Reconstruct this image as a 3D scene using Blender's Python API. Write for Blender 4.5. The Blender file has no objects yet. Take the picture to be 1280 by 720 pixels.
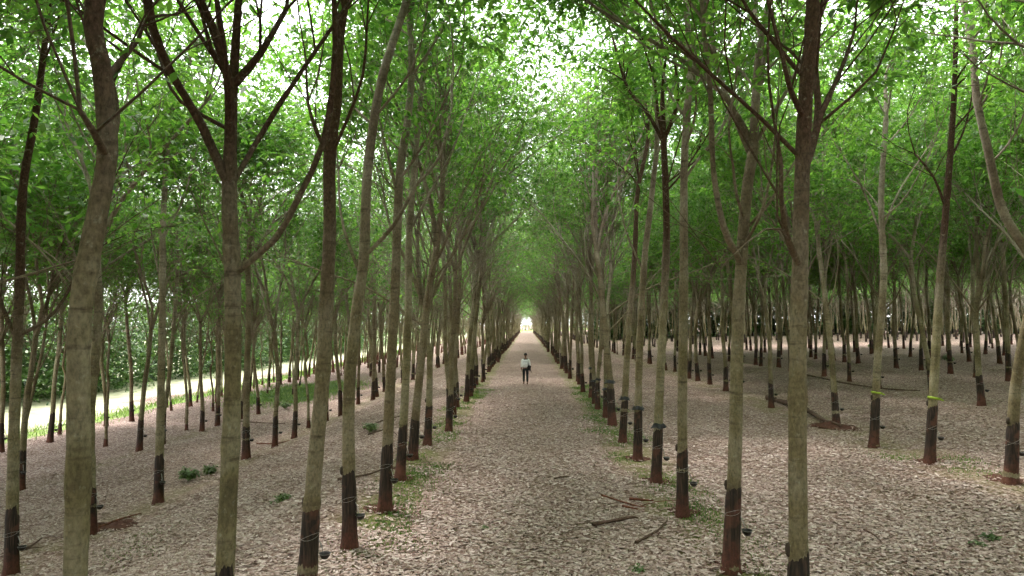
import bpy, math, random
import numpy as np
from mathutils import Vector, Matrix

R = math.radians
random.seed(7)
scene = bpy.context.scene
COL = scene.collection

# ------------------------------------------------------------------ camera
F = 853.33                       # focal length in photo pixels (1280 wide)
CAM_H = 3.5
YAW, PITCH = math.atan(18 / F), math.atan(45 / F)
cam_d = bpy.data.cameras.new('camera')
cam_d.sensor_width = 36; cam_d.lens = 24
cam_d.clip_start = 0.05; cam_d.clip_end = 3000
cam = bpy.data.objects.new('camera', cam_d); COL.objects.link(cam)
cam.location = (0, 0, CAM_H)
cam.rotation_euler = (math.pi / 2 + PITCH, 0, YAW)
scene.camera = cam
RM = cam.rotation_euler.to_matrix()

def at(px, py, Y):
    """world point on the plane y=Y seen at photo pixel px,py"""
    d = RM @ Vector(((px - 640) / F, (360 - py) / F, -1))
    s = Y / d.y
    return np.array((d.x * s, Y, CAM_H + d.z * s))

def project(p):
    v = RM.transposed() @ (Vector(p) - Vector((0, 0, CAM_H)))
    if v.z > -0.1: return None
    return 640 + F * v.x / -v.z, 360 - F * v.y / -v.z

# ------------------------------------------------------------------ ground height
GX = [-400, -60, -28, -22, -15.5, -9.5, -4.6, -3.3, 4.2, 9.8, 16.4, 30, 60, 400]
GZ = [-4.5, -3.0, -2.05, -1.87, -1.65, -1.12, -0.12, 0, 0, .2, .55, 1.0, 1.6, 1.8]
def gz(x, y):
    x = np.asarray(x, float); y = np.asarray(y, float)
    b = np.interp(x, GX, GZ)
    w = np.clip((np.abs(x) - 3.2) / 2, 0, 1) * np.clip((x + 27) / 3, 0, 1) * np.clip((300 - y) / 10, 0, 1)
    n = .05 * np.sin(x * .9 + y * .31) * np.sin(y * .47 + 1.3) + .035 * np.sin(x * 1.9 - y * .83 + 2)
    return b + w * n

# ------------------------------------------------------------------ materials
def mat(name):
    m = bpy.data.materials.new(name); m.use_nodes = True
    nt = m.node_tree; nt.nodes.clear()
    out = nt.nodes.new('ShaderNodeOutputMaterial')
    return m, nt, out
def N(nt, t, **kw):
    n = nt.nodes.new(t)
    for k, v in kw.items():
        if k in n.inputs.keys(): n.inputs[k].default_value = v
        else: setattr(n, k, v)
    return n
def L(nt, a, b): nt.links.new(a, b)
def ramp(nt, fac, stops, interp='LINEAR'):
    n = nt.nodes.new('ShaderNodeValToRGB'); cr = n.color_ramp; cr.interpolation = interp
    cr.elements[0].position = stops[0][0]; cr.elements[0].color = (*stops[0][1], 1)
    cr.elements[1].position = stops[-1][0]; cr.elements[1].color = (*stops[-1][1], 1)
    for p, c in stops[1:-1]:
        e = cr.elements.new(p); e.color = (*c, 1)
    L(nt, fac, n.inputs[0]); return n.outputs[0]
def mixc(nt, fac, a, b, mode='MIX'):
    n = nt.nodes.new('ShaderNodeMix'); n.data_type = 'RGBA'; n.blend_type = mode
    for s, v in ((n.inputs[0], fac), (n.inputs[6], a), (n.inputs[7], b)):
        if isinstance(v, (int, float)): s.default_value = v
        elif isinstance(v, tuple): s.default_value = (*v, 1)
        else: L(nt, v, s)
    return n.outputs[2]
def math_(nt, op, a, b=0.0, c=0.0, clamp=False):
    n = nt.nodes.new('ShaderNodeMath'); n.operation = op; n.use_clamp = clamp
    for s, v in zip(n.inputs, (a, b, c)):
        if isinstance(v, (int, float)): s.default_value = v
        else: L(nt, v, s)
    return n.outputs[0]
def noise(nt, vec, scale, detail=3, rough=.55):
    n = N(nt, 'ShaderNodeTexNoise', Scale=scale, Detail=detail, Roughness=rough)
    if vec is not None: L(nt, vec, n.inputs['Vector'])
    return n.outputs['Fac']
def mapping(nt, vec, scale=(1, 1, 1), rot=(0, 0, 0)):
    n = nt.nodes.new('ShaderNodeMapping'); n.inputs['Scale'].default_value = scale; n.inputs['Rotation'].default_value = rot
    L(nt, vec, n.inputs['Vector']); return n.outputs[0]
def principled(nt, out, col, rough=.85, bump=None, strength=.5, dist=.02, spec=.25):
    p = N(nt, 'ShaderNodeBsdfPrincipled')
    p.inputs['Specular IOR Level'].default_value = spec
    if isinstance(rough, (int, float)): p.inputs['Roughness'].default_value = rough
    else: L(nt, rough, p.inputs['Roughness'])
    if isinstance(col, tuple): p.inputs['Base Color'].default_value = (*col, 1)
    else: L(nt, col, p.inputs['Base Color'])
    if bump is not None:
        b = N(nt, 'ShaderNodeBump', Strength=strength, Distance=dist)
        L(nt, bump, b.inputs['Height']); L(nt, b.outputs[0], p.inputs['Normal'])
    L(nt, p.outputs[0], out.inputs[0]); return p

def bark_material(name, tapped, shaded_top=False):
    m, nt, out = mat(name)
    tc = N(nt, 'ShaderNodeTexCoord'); oi = N(nt, 'ShaderNodeObjectInfo')
    off = nt.nodes.new('ShaderNodeVectorMath'); off.operation = 'ADD'
    L(nt, tc.outputs['Object'], off.inputs[0])
    rv = nt.nodes.new('ShaderNodeCombineXYZ'); L(nt, math_(nt, 'MULTIPLY', oi.outputs['Random'], 40), rv.inputs[0])
    L(nt, rv.outputs[0], off.inputs[1]); v = off.outputs[0]
    sep = N(nt, 'ShaderNodeSeparateXYZ'); L(nt, tc.outputs['Object'], sep.inputs[0]); z = sep.outputs[2]
    big = noise(nt, v, 1.3, 4); fine = noise(nt, mapping(nt, v, (1, 1, .55)), 34, 5, .7)
    rings = noise(nt, mapping(nt, v, (1.2, 1.2, 9)), 1.3, 5, .65)
    streak = noise(nt, mapping(nt, v, (30, 30, 2.5)), 1.2, 3)
    if not tapped:
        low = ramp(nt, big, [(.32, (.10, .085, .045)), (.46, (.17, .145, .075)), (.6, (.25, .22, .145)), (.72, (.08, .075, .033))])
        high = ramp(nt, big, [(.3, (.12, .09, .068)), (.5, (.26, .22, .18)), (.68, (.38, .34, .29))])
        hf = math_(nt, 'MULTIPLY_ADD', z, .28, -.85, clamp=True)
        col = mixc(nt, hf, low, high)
        if shaded_top: col = mixc(nt, math_(nt, 'MULTIPLY_ADD', z, .45, -1.5, clamp=True), col, ramp(nt, fine, [(.3, (.028, .014, .009)), (.7, (.075, .042, .027))]))  # backlit gloom and crown shade painted into the upper stem colour
        # individual trunks differ in colour; some carry a redder brown
        col = mixc(nt, ramp(nt, oi.outputs['Random'], [(.0, (.0, .0, .0)), (1., (.5, .5, .5))]), col, (.12, .078, .055))
        # pale lichen blotches and dark leaf scars running round the stem
        lich = ramp(nt, noise(nt, v, 13, 5, .7), [(.58, (0, 0, 0)), (.72, (.5, .5, .5))])
        col = mixc(nt, lich, col, (.34, .33, .26))
        sc = ramp(nt, rings, [(.30, (.75, .75, .75)), (.45, (0, 0, 0))])
        col = mixc(nt, sc, col, (.055, .042, .028))
        col = mixc(nt, .5, col, ramp(nt, fine, [(.32, (.12, .12, .12)), (.5, (.95, .95, .95)), (.68, (1.6, 1.6, 1.6))]), 'MULTIPLY')
        h = math_(nt, 'ADD', math_(nt, 'MULTIPLY', rings, .4), math_(nt, 'MULTIPLY', fine, .6))
        principled(nt, out, col, .9, h, .6, .02, .15)
    else:
        dark = ramp(nt, streak, [(.3, (.011, .009, .008)), (.55, (.035, .024, .018)), (.72, (.085, .05, .034))])
        red = ramp(nt, fine, [(.3, (.05, .021, .014)), (.7, (.115, .043, .028))])
        zz = math_(nt, 'ADD', z, math_(nt, 'MULTIPLY', math_(nt, 'SUBTRACT', noise(nt, v, 6, 4, .7), .5), .9))
        zz = math_(nt, 'ADD', zz, math_(nt, 'MULTIPLY', oi.outputs['Random'], -.18))
        col = mixc(nt, ramp(nt, zz, [(.05, (1, 1, 1)), (.38, (0, 0, 0))]), dark, red)
        col = mixc(nt, ramp(nt, noise(nt, v, 4, 3), [(.55, (0, 0, 0)), (.66, (.55, .55, .55))]), col, (.13, .055, .035))
        wv = math_(nt, 'MULTIPLY_ADD', rings, .8, 0)
        principled(nt, out, col, .8, math_(nt, 'ADD', wv, math_(nt, 'MULTIPLY', streak, .8)), .8, .015, .2)
    return m
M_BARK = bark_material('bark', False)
M_BARK_SHADED = bark_material('shaded_bark', False, True)
M_TAP = bark_material('tapped_bark', True)

def leaf_material(name, dark, mid, light, trans=.5):
    m, nt, out = mat(name)
    g = N(nt, 'ShaderNodeNewGeometry'); oi = N(nt, 'ShaderNodeObjectInfo')
    col = ramp(nt, g.outputs['Random Per Island'], [(0, dark), (.5, mid), (.9, light), (1., tuple(min(1, c * 1.25) for c in light))])
    tc = N(nt, 'ShaderNodeTexCoord')
    patch = noise(nt, tc.outputs['Object'], .55, 2)
    col = mixc(nt, .65, col, ramp(nt, patch, [(.35, (.62, .74, .62)), (.65, (1.3, 1.22, 1.0))]), 'MULTIPLY')
    col = mixc(nt, .35, col, ramp(nt, oi.outputs['Random'], [(0, (.7, .8, .75)), (1, (1.25, 1.15, .95))]), 'MULTIPLY')
    p = N(nt, 'ShaderNodeBsdfPrincipled', Roughness=.38); p.inputs['Specular IOR Level'].default_value = .5
    L(nt, col, p.inputs['Base Color'])
    t = N(nt, 'ShaderNodeBsdfTranslucent')
    tcol = mixc(nt, 1., col, (1.5, 1.7, .8), 'MULTIPLY'); L(nt, tcol, t.inputs[0])
    mx = nt.nodes.new('ShaderNodeMixShader'); mx.inputs[0].default_value = trans
    L(nt, p.outputs[0], mx.inputs[1]); L(nt, t.outputs[0], mx.inputs[2]); L(nt, mx.outputs[0], out.inputs[0])
    return m
M_LEAF = leaf_material('foliage', (.048, .118, .03), (.086, .176, .046), (.15, .252, .078), .56)
M_FAR = leaf_material('far_foliage', (.035, .08, .022), (.06, .12, .035), (.10, .17, .06), .3)
M_THICKET = leaf_material('thicket_foliage', (.03, .06, .02), (.05, .09, .03), (.08, .13, .045), .15)
M_GRASS = leaf_material('grass', (.05, .10, .02), (.09, .16, .035), (.15, .2, .06), .35)
M_WEED = leaf_material('weed_leaf', (.06, .10, .035), (.10, .15, .06), (.15, .2, .10), .3)

def litter_material():
    m, nt, out = mat('leaf_litter')
    g = N(nt, 'ShaderNodeNewGeometry')
    col = ramp(nt, g.outputs['Random Per Island'], [(0, (.11, .057, .045)), (.15, (.20, .125, .10)), (.45, (.325, .235, .205)), (.8, (.43, .335, .30)), (1, (.55, .46, .42))])
    p = N(nt, 'ShaderNodeBsdfPrincipled', Roughness=.75); p.inputs['Specular IOR Level'].default_value = .25
    L(nt, col, p.inputs['Base Color'])
    L(nt, p.outputs[0], out.inputs[0]); return m
M_LITTER = litter_material()

def ground_material(name, moss_on):
    m, nt, out = mat(name)
    tc = N(nt, 'ShaderNodeTexCoord'); v = tc.outputs['Object']
    w = nt.nodes.new('ShaderNodeVectorMath'); w.operation = 'ADD'
    nz = N(nt, 'ShaderNodeTexNoise', Scale=7., Detail=2.); L(nt, v, nz.inputs['Vector'])
    nm = nt.nodes.new('ShaderNodeVectorMath'); nm.operation = 'SCALE'; nm.inputs['Scale'].default_value = .16
    L(nt, nz.outputs['Color'], nm.inputs[0]); L(nt, v, w.inputs[0]); L(nt, nm.outputs[0], w.inputs[1])
    cols = []
    vo = N(nt, 'ShaderNodeTexVoronoi', Scale=19., feature='F1'); L(nt, mapping(nt, w.outputs[0], (1, 1.25, 1)), vo.inputs['Vector'])
    sp = N(nt, 'ShaderNodeSeparateColor'); L(nt, vo.outputs['Color'], sp.inputs[0])
    leafc = ramp(nt, sp.outputs[0], [(0, (.08, .042, .03)), (.22, (.18, .11, .085)), (.5, (.32, .23, .20)), (.8, (.42, .325, .29)), (1, (.52, .43, .39))])
    edge = ramp(nt, vo.outputs['Distance'], [(.35, (1, 1, 1)), (.75, (.5, .42, .38))])
    leafc = mixc(nt, .8, leafc, edge, 'MULTIPLY')
    patch = noise(nt, v, .35, 5, .6); fine = noise(nt, v, 60, 4, .7)
    soil = ramp(nt, noise(nt, v, 3, 5), [(.3, (.075, .03, .018)), (.7, (.16, .075, .045))])
    soilm = ramp(nt, noise(nt, v, .9, 5, .65), [(.60, (0, 0, 0)), (.70, (.75, .75, .75))])
    col = mixc(nt, soilm, leafc, soil)
    col = mixc(nt, .55, col, ramp(nt, patch, [(.3, (.72, .66, .62)), (.65, (1.15, 1.12, 1.1))]), 'MULTIPLY')
    if moss_on:
        sep = N(nt, 'ShaderNodeSeparateXYZ'); L(nt, v, sep.inputs[0]); x = sep.outputs[0]
        acc = None
        for c, wd, st in ((-2.75, 1.0, .85), (2.85, 1.1, .85), (-9.5, 1.0, .45), (9.8, 1.3, .5), (16.4, 1.2, .3), (-15.5, 1., .4)):
            d = math_(nt, 'ABSOLUTE', math_(nt, 'SUBTRACT', x, c))
            f = math_(nt, 'MULTIPLY', math_(nt, 'SUBTRACT', 1, math_(nt, 'DIVIDE', d, wd), clamp=True), st)
            acc = f if acc is None else math_(nt, 'MAXIMUM', acc, f)
        mm = math_(nt, 'MULTIPLY', acc, ramp(nt, noise(nt, v, 1.1, 5, .65), [(.38, (0, 0, 0)), (.52, (1, 1, 1))]))
        col = mixc(nt, mm, col, ramp(nt, fine, [(.35, (.085, .085, .02)), (.65, (.17, .18, .05))]))
        # grassy clearing on the left
        sy = math_(nt, 'DIVIDE', math_(nt, 'SUBTRACT', sep.outputs[1], 52), 8)
        sx = math_(nt, 'DIVIDE', math_(nt, 'ADD', x, 17.5), 4.)
        dd = math_(nt, 'SQRT', math_(nt, 'ADD', math_(nt, 'MULTIPLY', sx, sx), math_(nt, 'MULTIPLY', sy, sy)))
        dd = math_(nt, 'ADD', dd, math_(nt, 'MULTIPLY', math_(nt, 'SUBTRACT', patch, .5), 1.2))
        col = mixc(nt, ramp(nt, dd, [(.7, (1, 1, 1)), (1., (0, 0, 0))]), col, (.10, .16, .045))
    h = math_(nt, 'ADD', math_(nt, 'MULTIPLY', vo.outputs['Distance'], -1.), math_(nt, 'MULTIPLY', fine, .5))
    principled(nt, out, col, .85, h, .8, .03, .2)
    return m
M_GROUND = ground_material('forest_floor', True)
M_PATH = ground_material('path_surface', False)

def simple(name, col, rough=.7, var=.25, scale=20, spec=.3, bump=.3):
    m, nt, out = mat(name)
    tc = N(nt, 'ShaderNodeTexCoord'); n = noise(nt, tc.outputs['Object'], scale, 4)
    c = ramp(nt, n, [(.3, tuple(x * (1 - var) for x in col)), (.7, tuple(min(1, x * (1 + var)) for x in col))])
    principled(nt, out, c, rough, n, bump, .01, spec); return m
M_FIELD = simple('dry_field', (.40, .40, .25), .9, .4, .8)
M_VERGE = simple('verge_grass', (.2, .3, .06), .9, .3, 1.5)
M_CUP = simple('cup_plastic', (.022, .018, .017), .45, .3, 30)
M_LATEX = simple('latex', (.5, .48, .42), .4, .15, 30)
M_WIRE = simple('wire', (.3, .285, .26), .5, .2, 30)
M_GUARD = simple('guard_plastic', (.014, .013, .014), .38, .4, 12)
M_RIBBON = simple('ribbon', (.27, .38, .03), .5, .1, 12)
M_DEAD = simple('dead_wood', (.085, .05, .035), .9, .5, 14)
M_DEADRED = simple('muddy_wood', (.13, .048, .03), .9, .5, 14)
M_LIP = simple('bark_callus', (.05, .035, .025), .9, .4, 14)
M_MOUND = simple('red_soil', (.075, .034, .024), .95, .4, 9, .1, .8)
M_SKIN = simple('skin', (.16, .08, .05), .6, .08, 30)
M_SHIRT = simple('shirt_cloth', (.78, .78, .76), .85, .1, 15)
M_PANTS = simple('trouser_cloth', (.018, .022, .024), .85, .3, 20)
M_HAIR = simple('hair', (.009, .007, .006), .5, .3, 80)
M_PACK = simple('pack_fabric', (.68, .69, .70), .8, .12, 18)
M_PACKD = simple('pack_trim', (.10, .10, .11), .8, .2, 18)
M_BAG = simple('bag_fabric', (.018, .017, .018), .8, .3, 18)
M_SHOE = simple('shoe', (.03, .028, .026), .6, .3, 18)

# ------------------------------------------------------------------ mesh helpers
class MB:
    def __init__(s): s.v = []; s.f = []; s.n = 0
    def add(s, v, f):
        v = np.asarray(v, float); f = np.asarray(f, int)
        s.v.append(v); s.f.append(f + s.n); s.n += len(v)
    def mesh(s, name, m, smooth=True):
        me = bpy.data.meshes.new(name)
        if s.n:
            V = np.concatenate(s.v); Fq = np.concatenate(s.f)
            k = Fq.shape[1]
            me.vertices.add(len(V)); me.vertices.foreach_set('co', V.ravel())
            me.loops.add(Fq.size); me.loops.foreach_set('vertex_index', Fq.ravel().astype(np.int32))
            me.polygons.add(len(Fq)); me.polygons.foreach_set('loop_start', (np.arange(len(Fq)) * k).astype(np.int32))
            if smooth: me.polygons.foreach_set('use_smooth', np.ones(len(Fq), bool))
            me.update(); me.validate()
        me.materials.append(m); return me
def link(name, me, parent=None, loc=None):
    o = bpy.data.objects.new(name, me); COL.objects.link(o)
    if parent is not None: o.parent = parent
    if loc is not None: o.location = loc
    return o
def tag(o, label=None, cat=None, group=None, kind=None):
    if label: o['label'] = label
    if cat: o['category'] = cat
    if group: o['group'] = group
    if kind: o['kind'] = kind
    return o
def empty(name, loc=(0, 0, 0)):
    o = bpy.data.objects.new(name, None); COL.objects.link(o); o.location = loc
    o.empty_display_size = .3; return o

def catmull(P, Rr, step):
    P = np.asarray(P, float); Rr = np.asarray(Rr, float)
    Q = np.vstack([2 * P[0] - P[1], P, 2 * P[-1] - P[-2]])
    out, ro = [], []
    for i in range(len(P) - 1):
        p0, p1, p2, p3 = Q[i:i + 4]
        n = max(1, int(np.ceil(np.linalg.norm(p2 - p1) / step)))
        t = np.arange(n)[:, None] / n
        out.append(.5 * ((2 * p1) + (-p0 + p2) * t + (2 * p0 - 5 * p1 + 4 * p2 - p3) * t ** 2 + (-p0 + 3 * p1 - 3 * p2 + p3) * t ** 3))
        ro.append(Rr[i] + (Rr[i + 1] - Rr[i]) * t[:, 0])
    out.append(P[-1:]); ro.append(Rr[-1:])
    return np.vstack(out), np.concatenate(ro)

def tube(mb, P, Rr, sides=8, step=.3, rough=0., rng=None, cap=True, knots=0.):
    P, Rr = catmull(P, Rr, step)
    n = len(P)
    T = np.gradient(P, axis=0); T /= np.linalg.norm(T, axis=1)[:, None] + 1e-9
    u = np.cross(T[0], (0.13, 1, 0.07)); u /= np.linalg.norm(u)
    U = np.empty_like(P); U[0] = u
    for i in range(1, n):
        u = U[i - 1] - T[i] * np.dot(U[i - 1], T[i]); U[i] = u / (np.linalg.norm(u) + 1e-9)
    W = np.cross(T, U)
    a = np.linspace(0, 2 * np.pi, sides, endpoint=False)
    rr = np.repeat(Rr[:, None], sides, 1)
    if rough and rng is not None:
        rr = rr * (1 + rough * rng.normal(size=rr.shape) * .6 + rough * rng.normal(size=(n, 1)))
    if knots and rng is not None:
        k = rng.random(n) < knots
        rr[k] *= 1.14
    V = P[:, None] + rr[..., None] * (np.cos(a)[None, :, None] * U[:, None] + np.sin(a)[None, :, None] * W[:, None])
    V = V.reshape(-1, 3)
    i, j = np.meshgrid(np.arange(n - 1), np.arange(sides), indexing='ij')
    j2 = (j + 1) % sides
    Fq = np.stack([i * sides + j, i * sides + j2, (i + 1) * sides + j2, (i + 1) * sides + j], -1).reshape(-1, 4)
    if cap:
        V = np.vstack([V, P[-1:] + T[-1:] * Rr[-1] * .6])
        c = len(V) - 1; b = (n - 1) * sides
        Fq = np.vstack([Fq, [[b + k, b + (k + 1) % sides, c, c] for k in range(0)] or np.empty((0, 4), int)])
        # quads only: close the tip with pairs
        tips = [[b + k, b + (k + 1) % sides, b + (k + 2) % sides, c] for k in range(0, sides - 1, 2)]
        Fq = np.vstack([Fq, tips])
    mb.add(V, Fq)
    return P, Rr

def leaves(mb, A, rng, per=9, petiole=.24, length=.14, width=.42, lobes=3, spread=.2):
    """A: anchors (n,3). trifoliate leaves drooping round each twig tip"""
    n = len(A)
    if n == 0: return
    C = np.repeat(A, per, 0) + rng.normal(size=(n * per, 3)) * spread * np.array((1, 1, .7))
    th = rng.random(n * per) * 2 * np.pi
    el = rng.normal(.1, .35, n * per)
    D = np.stack([np.cos(th) * np.cos(el), np.sin(th) * np.cos(el), np.sin(el)], -1)
    J = C + D * petiole * (.6 + .8 * rng.random((n * per, 1)))
    J = np.repeat(J, lobes, 0); th = np.repeat(th, lobes)
    k = np.tile(np.arange(lobes) - (lobes - 1) / 2, n * per)
    m = len(J)
    th2 = th + k * 1.0 + rng.normal(0, .2, m)
    el2 = rng.normal(-.4, .35, m)
    d = np.stack([np.cos(th2) * np.cos(el2), np.sin(th2) * np.cos(el2), np.sin(el2)], -1)
    s = np.stack([-np.sin(th2), np.cos(th2), rng.normal(0, .35, m)], -1); s /= np.linalg.norm(s, axis=1)[:, None]
    nrm = np.cross(d, s)
    ln = length * (.7 + .6 * rng.random((m, 1))); wd = ln * width * .5
    b = J; tip = J + d * ln - nrm * ln * .0
    mid = J + d * ln * .5
    l = mid + s * wd + nrm * ln * .07; r = mid - s * wd + nrm * ln * .07
    V = np.stack([b, l, tip, r], 1).reshape(-1, 3)
    Fq = np.arange(m * 4).reshape(-1, 4)
    mb.add(V, Fq)

# ------------------------------------------------------------------ trees
def norm(v): return v / (np.linalg.norm(v) + 1e-9)

class Tree:
    """tubes for trunk and limbs, anchors for leaf whorls; local coordinates, base at the origin"""
    def __init__(s, seed, full=True):
        s.rng = np.random.default_rng(seed); s.mb = MB(); s.anc = []; s.full = full; s.spine = None
    def limb(s, P, Rr, sides=8, step=.35):
        return tube(s.mb, P, Rr, sides, step, .035, s.rng, True, .12)
    def grow(s, p, d, r, ln, lev, zmin=4.3, maxlev=3):
        rng = s.rng
        nseg = 4 if lev < 3 else 3
        P = [np.array(p, float)]; dd = norm(np.array(d, float))
        bend = rng.normal(size=3) * .10
        for i in range(nseg):
            dd = norm(dd + bend + rng.normal(size=3) * (.10 + .03 * lev) + np.array((0, 0, .10 if lev < 3 else .04)))
            P.append(P[-1] + dd * ln / nseg)
        r1 = max(.004, r * (.42 if lev < 2 else .35))
        Rr = np.linspace(r, r1, nseg + 1)
        sides = 7 if r > .05 else (5 if r > .018 else 3)
        if s.full or lev < 3: tube(s.mb, P, Rr, sides, ln / nseg / (2 if lev < 2 and s.full else 1), .03, rng, True, .05)
        P = np.array(P)
        if lev >= 2:
            for q in P[1:]:
                if q[2] > zmin: s.anc.append(q)
        if lev >= maxlev: return
        nch = [5, 5, 4][min(lev, 2)] if s.full else [3, 3, 2][min(lev, 2)]
        for k in range(nch):
            t = 1. if k < 2 else rng.uniform(.3, .95)
            i = min(int(t * nseg), nseg - 1); q = P[i] + (P[i + 1] - P[i]) * (t * nseg - i)
            base = norm(P[i + 1] - P[i])
            az = rng.random() * 2 * np.pi
            side = norm(np.cross(base, np.array((math.cos(az), math.sin(az), .2))))
            ang = rng.uniform(.22, .55) + (.15 if k >= 2 else 0)
            nd = norm(base * math.cos(ang) + side * math.sin(ang))
            if nd[2] < -.15: nd[2] *= -.3
            rr = np.interp(t, [0, 1], [r, r1]) * (.85 if k < 2 else .6)
            s.grow(q, nd, rr, ln * rng.uniform(.58, .85), lev + 1, zmin, maxlev)
    def generic(s, fork=None, r0=None, lean=None, hmul=1.):
        rng = s.rng
        fork = fork or rng.uniform(3.5, 6.6)
        r0 = r0 or rng.uniform(.082, .108)
        lean = lean if lean is not None else rng.normal(0, .28, 2)
        zs = np.array([-.25, 0, .5, 1.3, 2.6, fork * .75, fork])
        w = np.zeros((len(zs), 2))
        w[4:] = np.cumsum(rng.normal(0, .07, (3, 2)), 0)
        P = [np.array((lean[0] * max(0, z) / 6 + a, lean[1] * max(0, z) / 6 + b, z)) for z, (a, b) in zip(zs, w)]
        Rr = [r0 * 1.55, r0 * 1.35, r0 * 1.08, r0, r0 * .93, r0 * .86, r0 * .82]
        s.set_trunk(P, Rr)
        end = P[-1]; dirn = norm(P[-1] - P[-2])
        n = rng.choice([2, 3, 4])
        az0 = rng.random() * 6.28
        for k in range(n):
            az = az0 + k * 6.28 / n + rng.normal(0, .3)
            ang = rng.uniform(.2, .45) if k else rng.uniform(.05, .15)
            d = norm(dirn * math.cos(ang) + np.array((math.cos(az), math.sin(az), 0)) * math.sin(ang))
            s.grow(end, d, r0 * (.62 if k else .74), rng.uniform(3.4, 4.7) * hmul, 0)
        for k in range(rng.integers(3, 7)):     # thinner side limbs lower down
            t = rng.uniform(.6, .99); z = fork * t
            q = np.array([np.interp(z, zs, [p[i] for p in P]) for i in range(3)])
            az = rng.random() * 6.28; ang = rng.uniform(.35, .85)
            d = np.array((math.cos(az) * math.sin(ang), math.sin(az) * math.sin(ang), math.cos(ang)))
            s.grow(q, d, r0 * rng.uniform(.2, .38), rng.uniform(2.4, 4.2) * hmul, 1)
        return s
    def set_trunk(s, P, Rr, sides=14):
        s.spine = catmull(P, Rr, .16)
        tube(s.mb, P, Rr, sides, .16, .018, s.rng, True, .05)
    def trunk_at(s, z):
        P, Rr = s.spine
        i = np.argsort(P[:, 2]); return np.array([np.interp(z, P[i, 2], P[i, k]) for k in range(3)]), float(np.interp(z, P[i, 2], Rr[i]))
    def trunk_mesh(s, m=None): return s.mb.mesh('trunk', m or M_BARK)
    def crown_mesh(s, per=9, length=.17, m=None, thin=1., CUT=-.35, LOW=7.6, SKIRT=5.6):
        lb = MB(); A = np.array(s.anc) if s.anc else np.zeros((0, 3))
        # leaves gather in flushes: whole sprays are bare, others full
        if len(A):
            w = np.sin(A[:, 0] * 2.1 + s.rng.random() * 6) + np.sin(A[:, 1] * 2.3 + s.rng.random() * 6) + np.sin(A[:, 2] * 1.7 + s.rng.random() * 6)
            A = A[w + s.rng.normal(0, .6, len(A)) > CUT]
            c = np.array([s.trunk_at(min(z, s.spine[0][-1, 2]))[0][:2] for z in A[:, 2]])
            rad = np.hypot(*(A[:, :2] - c).T)
            p = np.maximum(np.clip((rad - .75) / 1.1, 0, 1) * np.clip((A[:, 2] - SKIRT) / 2.2, 0, 1), np.clip((A[:, 2] - LOW) / 2.5, 0, 1)) ** 1.3
            A = A[s.rng.random(len(A)) < p + .03]
        if thin < 1 and len(A): A = A[s.rng.random(len(A)) < thin]
        leaves(lb, A, s.rng, per, .24, length, spread=.13)
        return lb.mesh('crown', m or M_LEAF, False)
    def tap_mesh(s, top=1.28, cut=.2, az0=0.):
        """the tapped lower bark: a shell just proud of the stem, with the slanting edge of the tapping cut"""
        mb = MB(); sides = 20; zs = np.concatenate([[-.2, -.05], np.linspace(.08, 1, 9) * 1.0])
        V = []
        a = np.linspace(0, 2 * np.pi, sides, endpoint=False)
        zt = top - cut * (.5 + .5 * np.cos((a - az0) * .5) * np.sign(1)) + s.rng.normal(0, .012, sides)
        rows = 12
        for r in range(rows):
            t = r / (rows - 1)
            for k in range(sides):
                z = -.2 + (zt[k] + .2) * t
                c, rad = s.trunk_at(z)
                rr = rad * 1.03 + .006 + s.rng.normal(0, .0015)
                if r == rows - 1: rr = rad * .9
                elif z < .12: rr += (.12 - z) * .12 * (1 + .6 * math.cos(a[k] * 3 + az0))
                V.append((c[0] + rr * math.cos(a[k]), c[1] + rr * math.sin(a[k]), z if r < rows - 1 else z + .01))
        Fq = [(r * sides + k, r * sides + (k + 1) % sides, (r + 1) * sides + (k + 1) % sides, (r + 1) * sides + k) for r in range(rows - 1) for k in range(sides)]
        mb.add(V, Fq); return mb.mesh('tapped_bark', M_TAP)

# small parts, built about the stem axis at their own height, facing +X
def cup_meshes(rad=.11):
    prof = [(.0, -.06), (.035, -.056), (.06, -.025), (.07, .01), (.074, .018), (.067, .018), (.056, -.016), (.03, -.04), (0, -.042)]
    mb = MB(); sd = 14; a = np.linspace(0, 2 * np.pi, sd, endpoint=False)
    V = [(rad + .1 + r * math.cos(t), r * math.sin(t), z) for r, z in prof for t in a]
    Fq = [(i * sd + k, i * sd + (k + 1) % sd, (i + 1) * sd + (k + 1) % sd, (i + 1) * sd + k) for i in range(len(prof) - 1) for k in range(sd)]
    mb.add(V, Fq); cup = mb.mesh('latex_cup', M_CUP)
    wb = MB()
    t = np.linspace(0, 2 * np.pi, 17)
    tube(wb, [(rad + .1 + .073 * math.cos(x), .073 * math.sin(x), .01) for x in t], [.0022] * 17, 4, .05, cap=False)
    tube(wb, [(rad + .015, .0, .06), (rad + .03, .02, .015), (rad + .05, .05, .01)], [.004] * 3, 4, .05)
    # the wire loop tied aslant round the stem and its spout
    tube(wb, [((rad + .02) * math.cos(x), (rad + .02) * math.sin(x), .22 + .07 * math.cos(x * 1. + .6)) for x in t], [.0026] * 17, 4, .05, cap=False)
    tube(wb, [((rad + .02) * math.cos(x), (rad + .02) * math.sin(x), .27 - .06 * math.cos(x + 1.6)) for x in t], [.002] * 17, 4, .05, cap=False)
    tube(wb, [(rad + .012, 0, .2), (rad + .05, .0, .12), (rad + .075, 0, .03)], [.008, .008, .005], 5, .03)
    return cup, wb.mesh('cup_wire', M_WIRE)
CUP, WIRE = cup_meshes()
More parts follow.
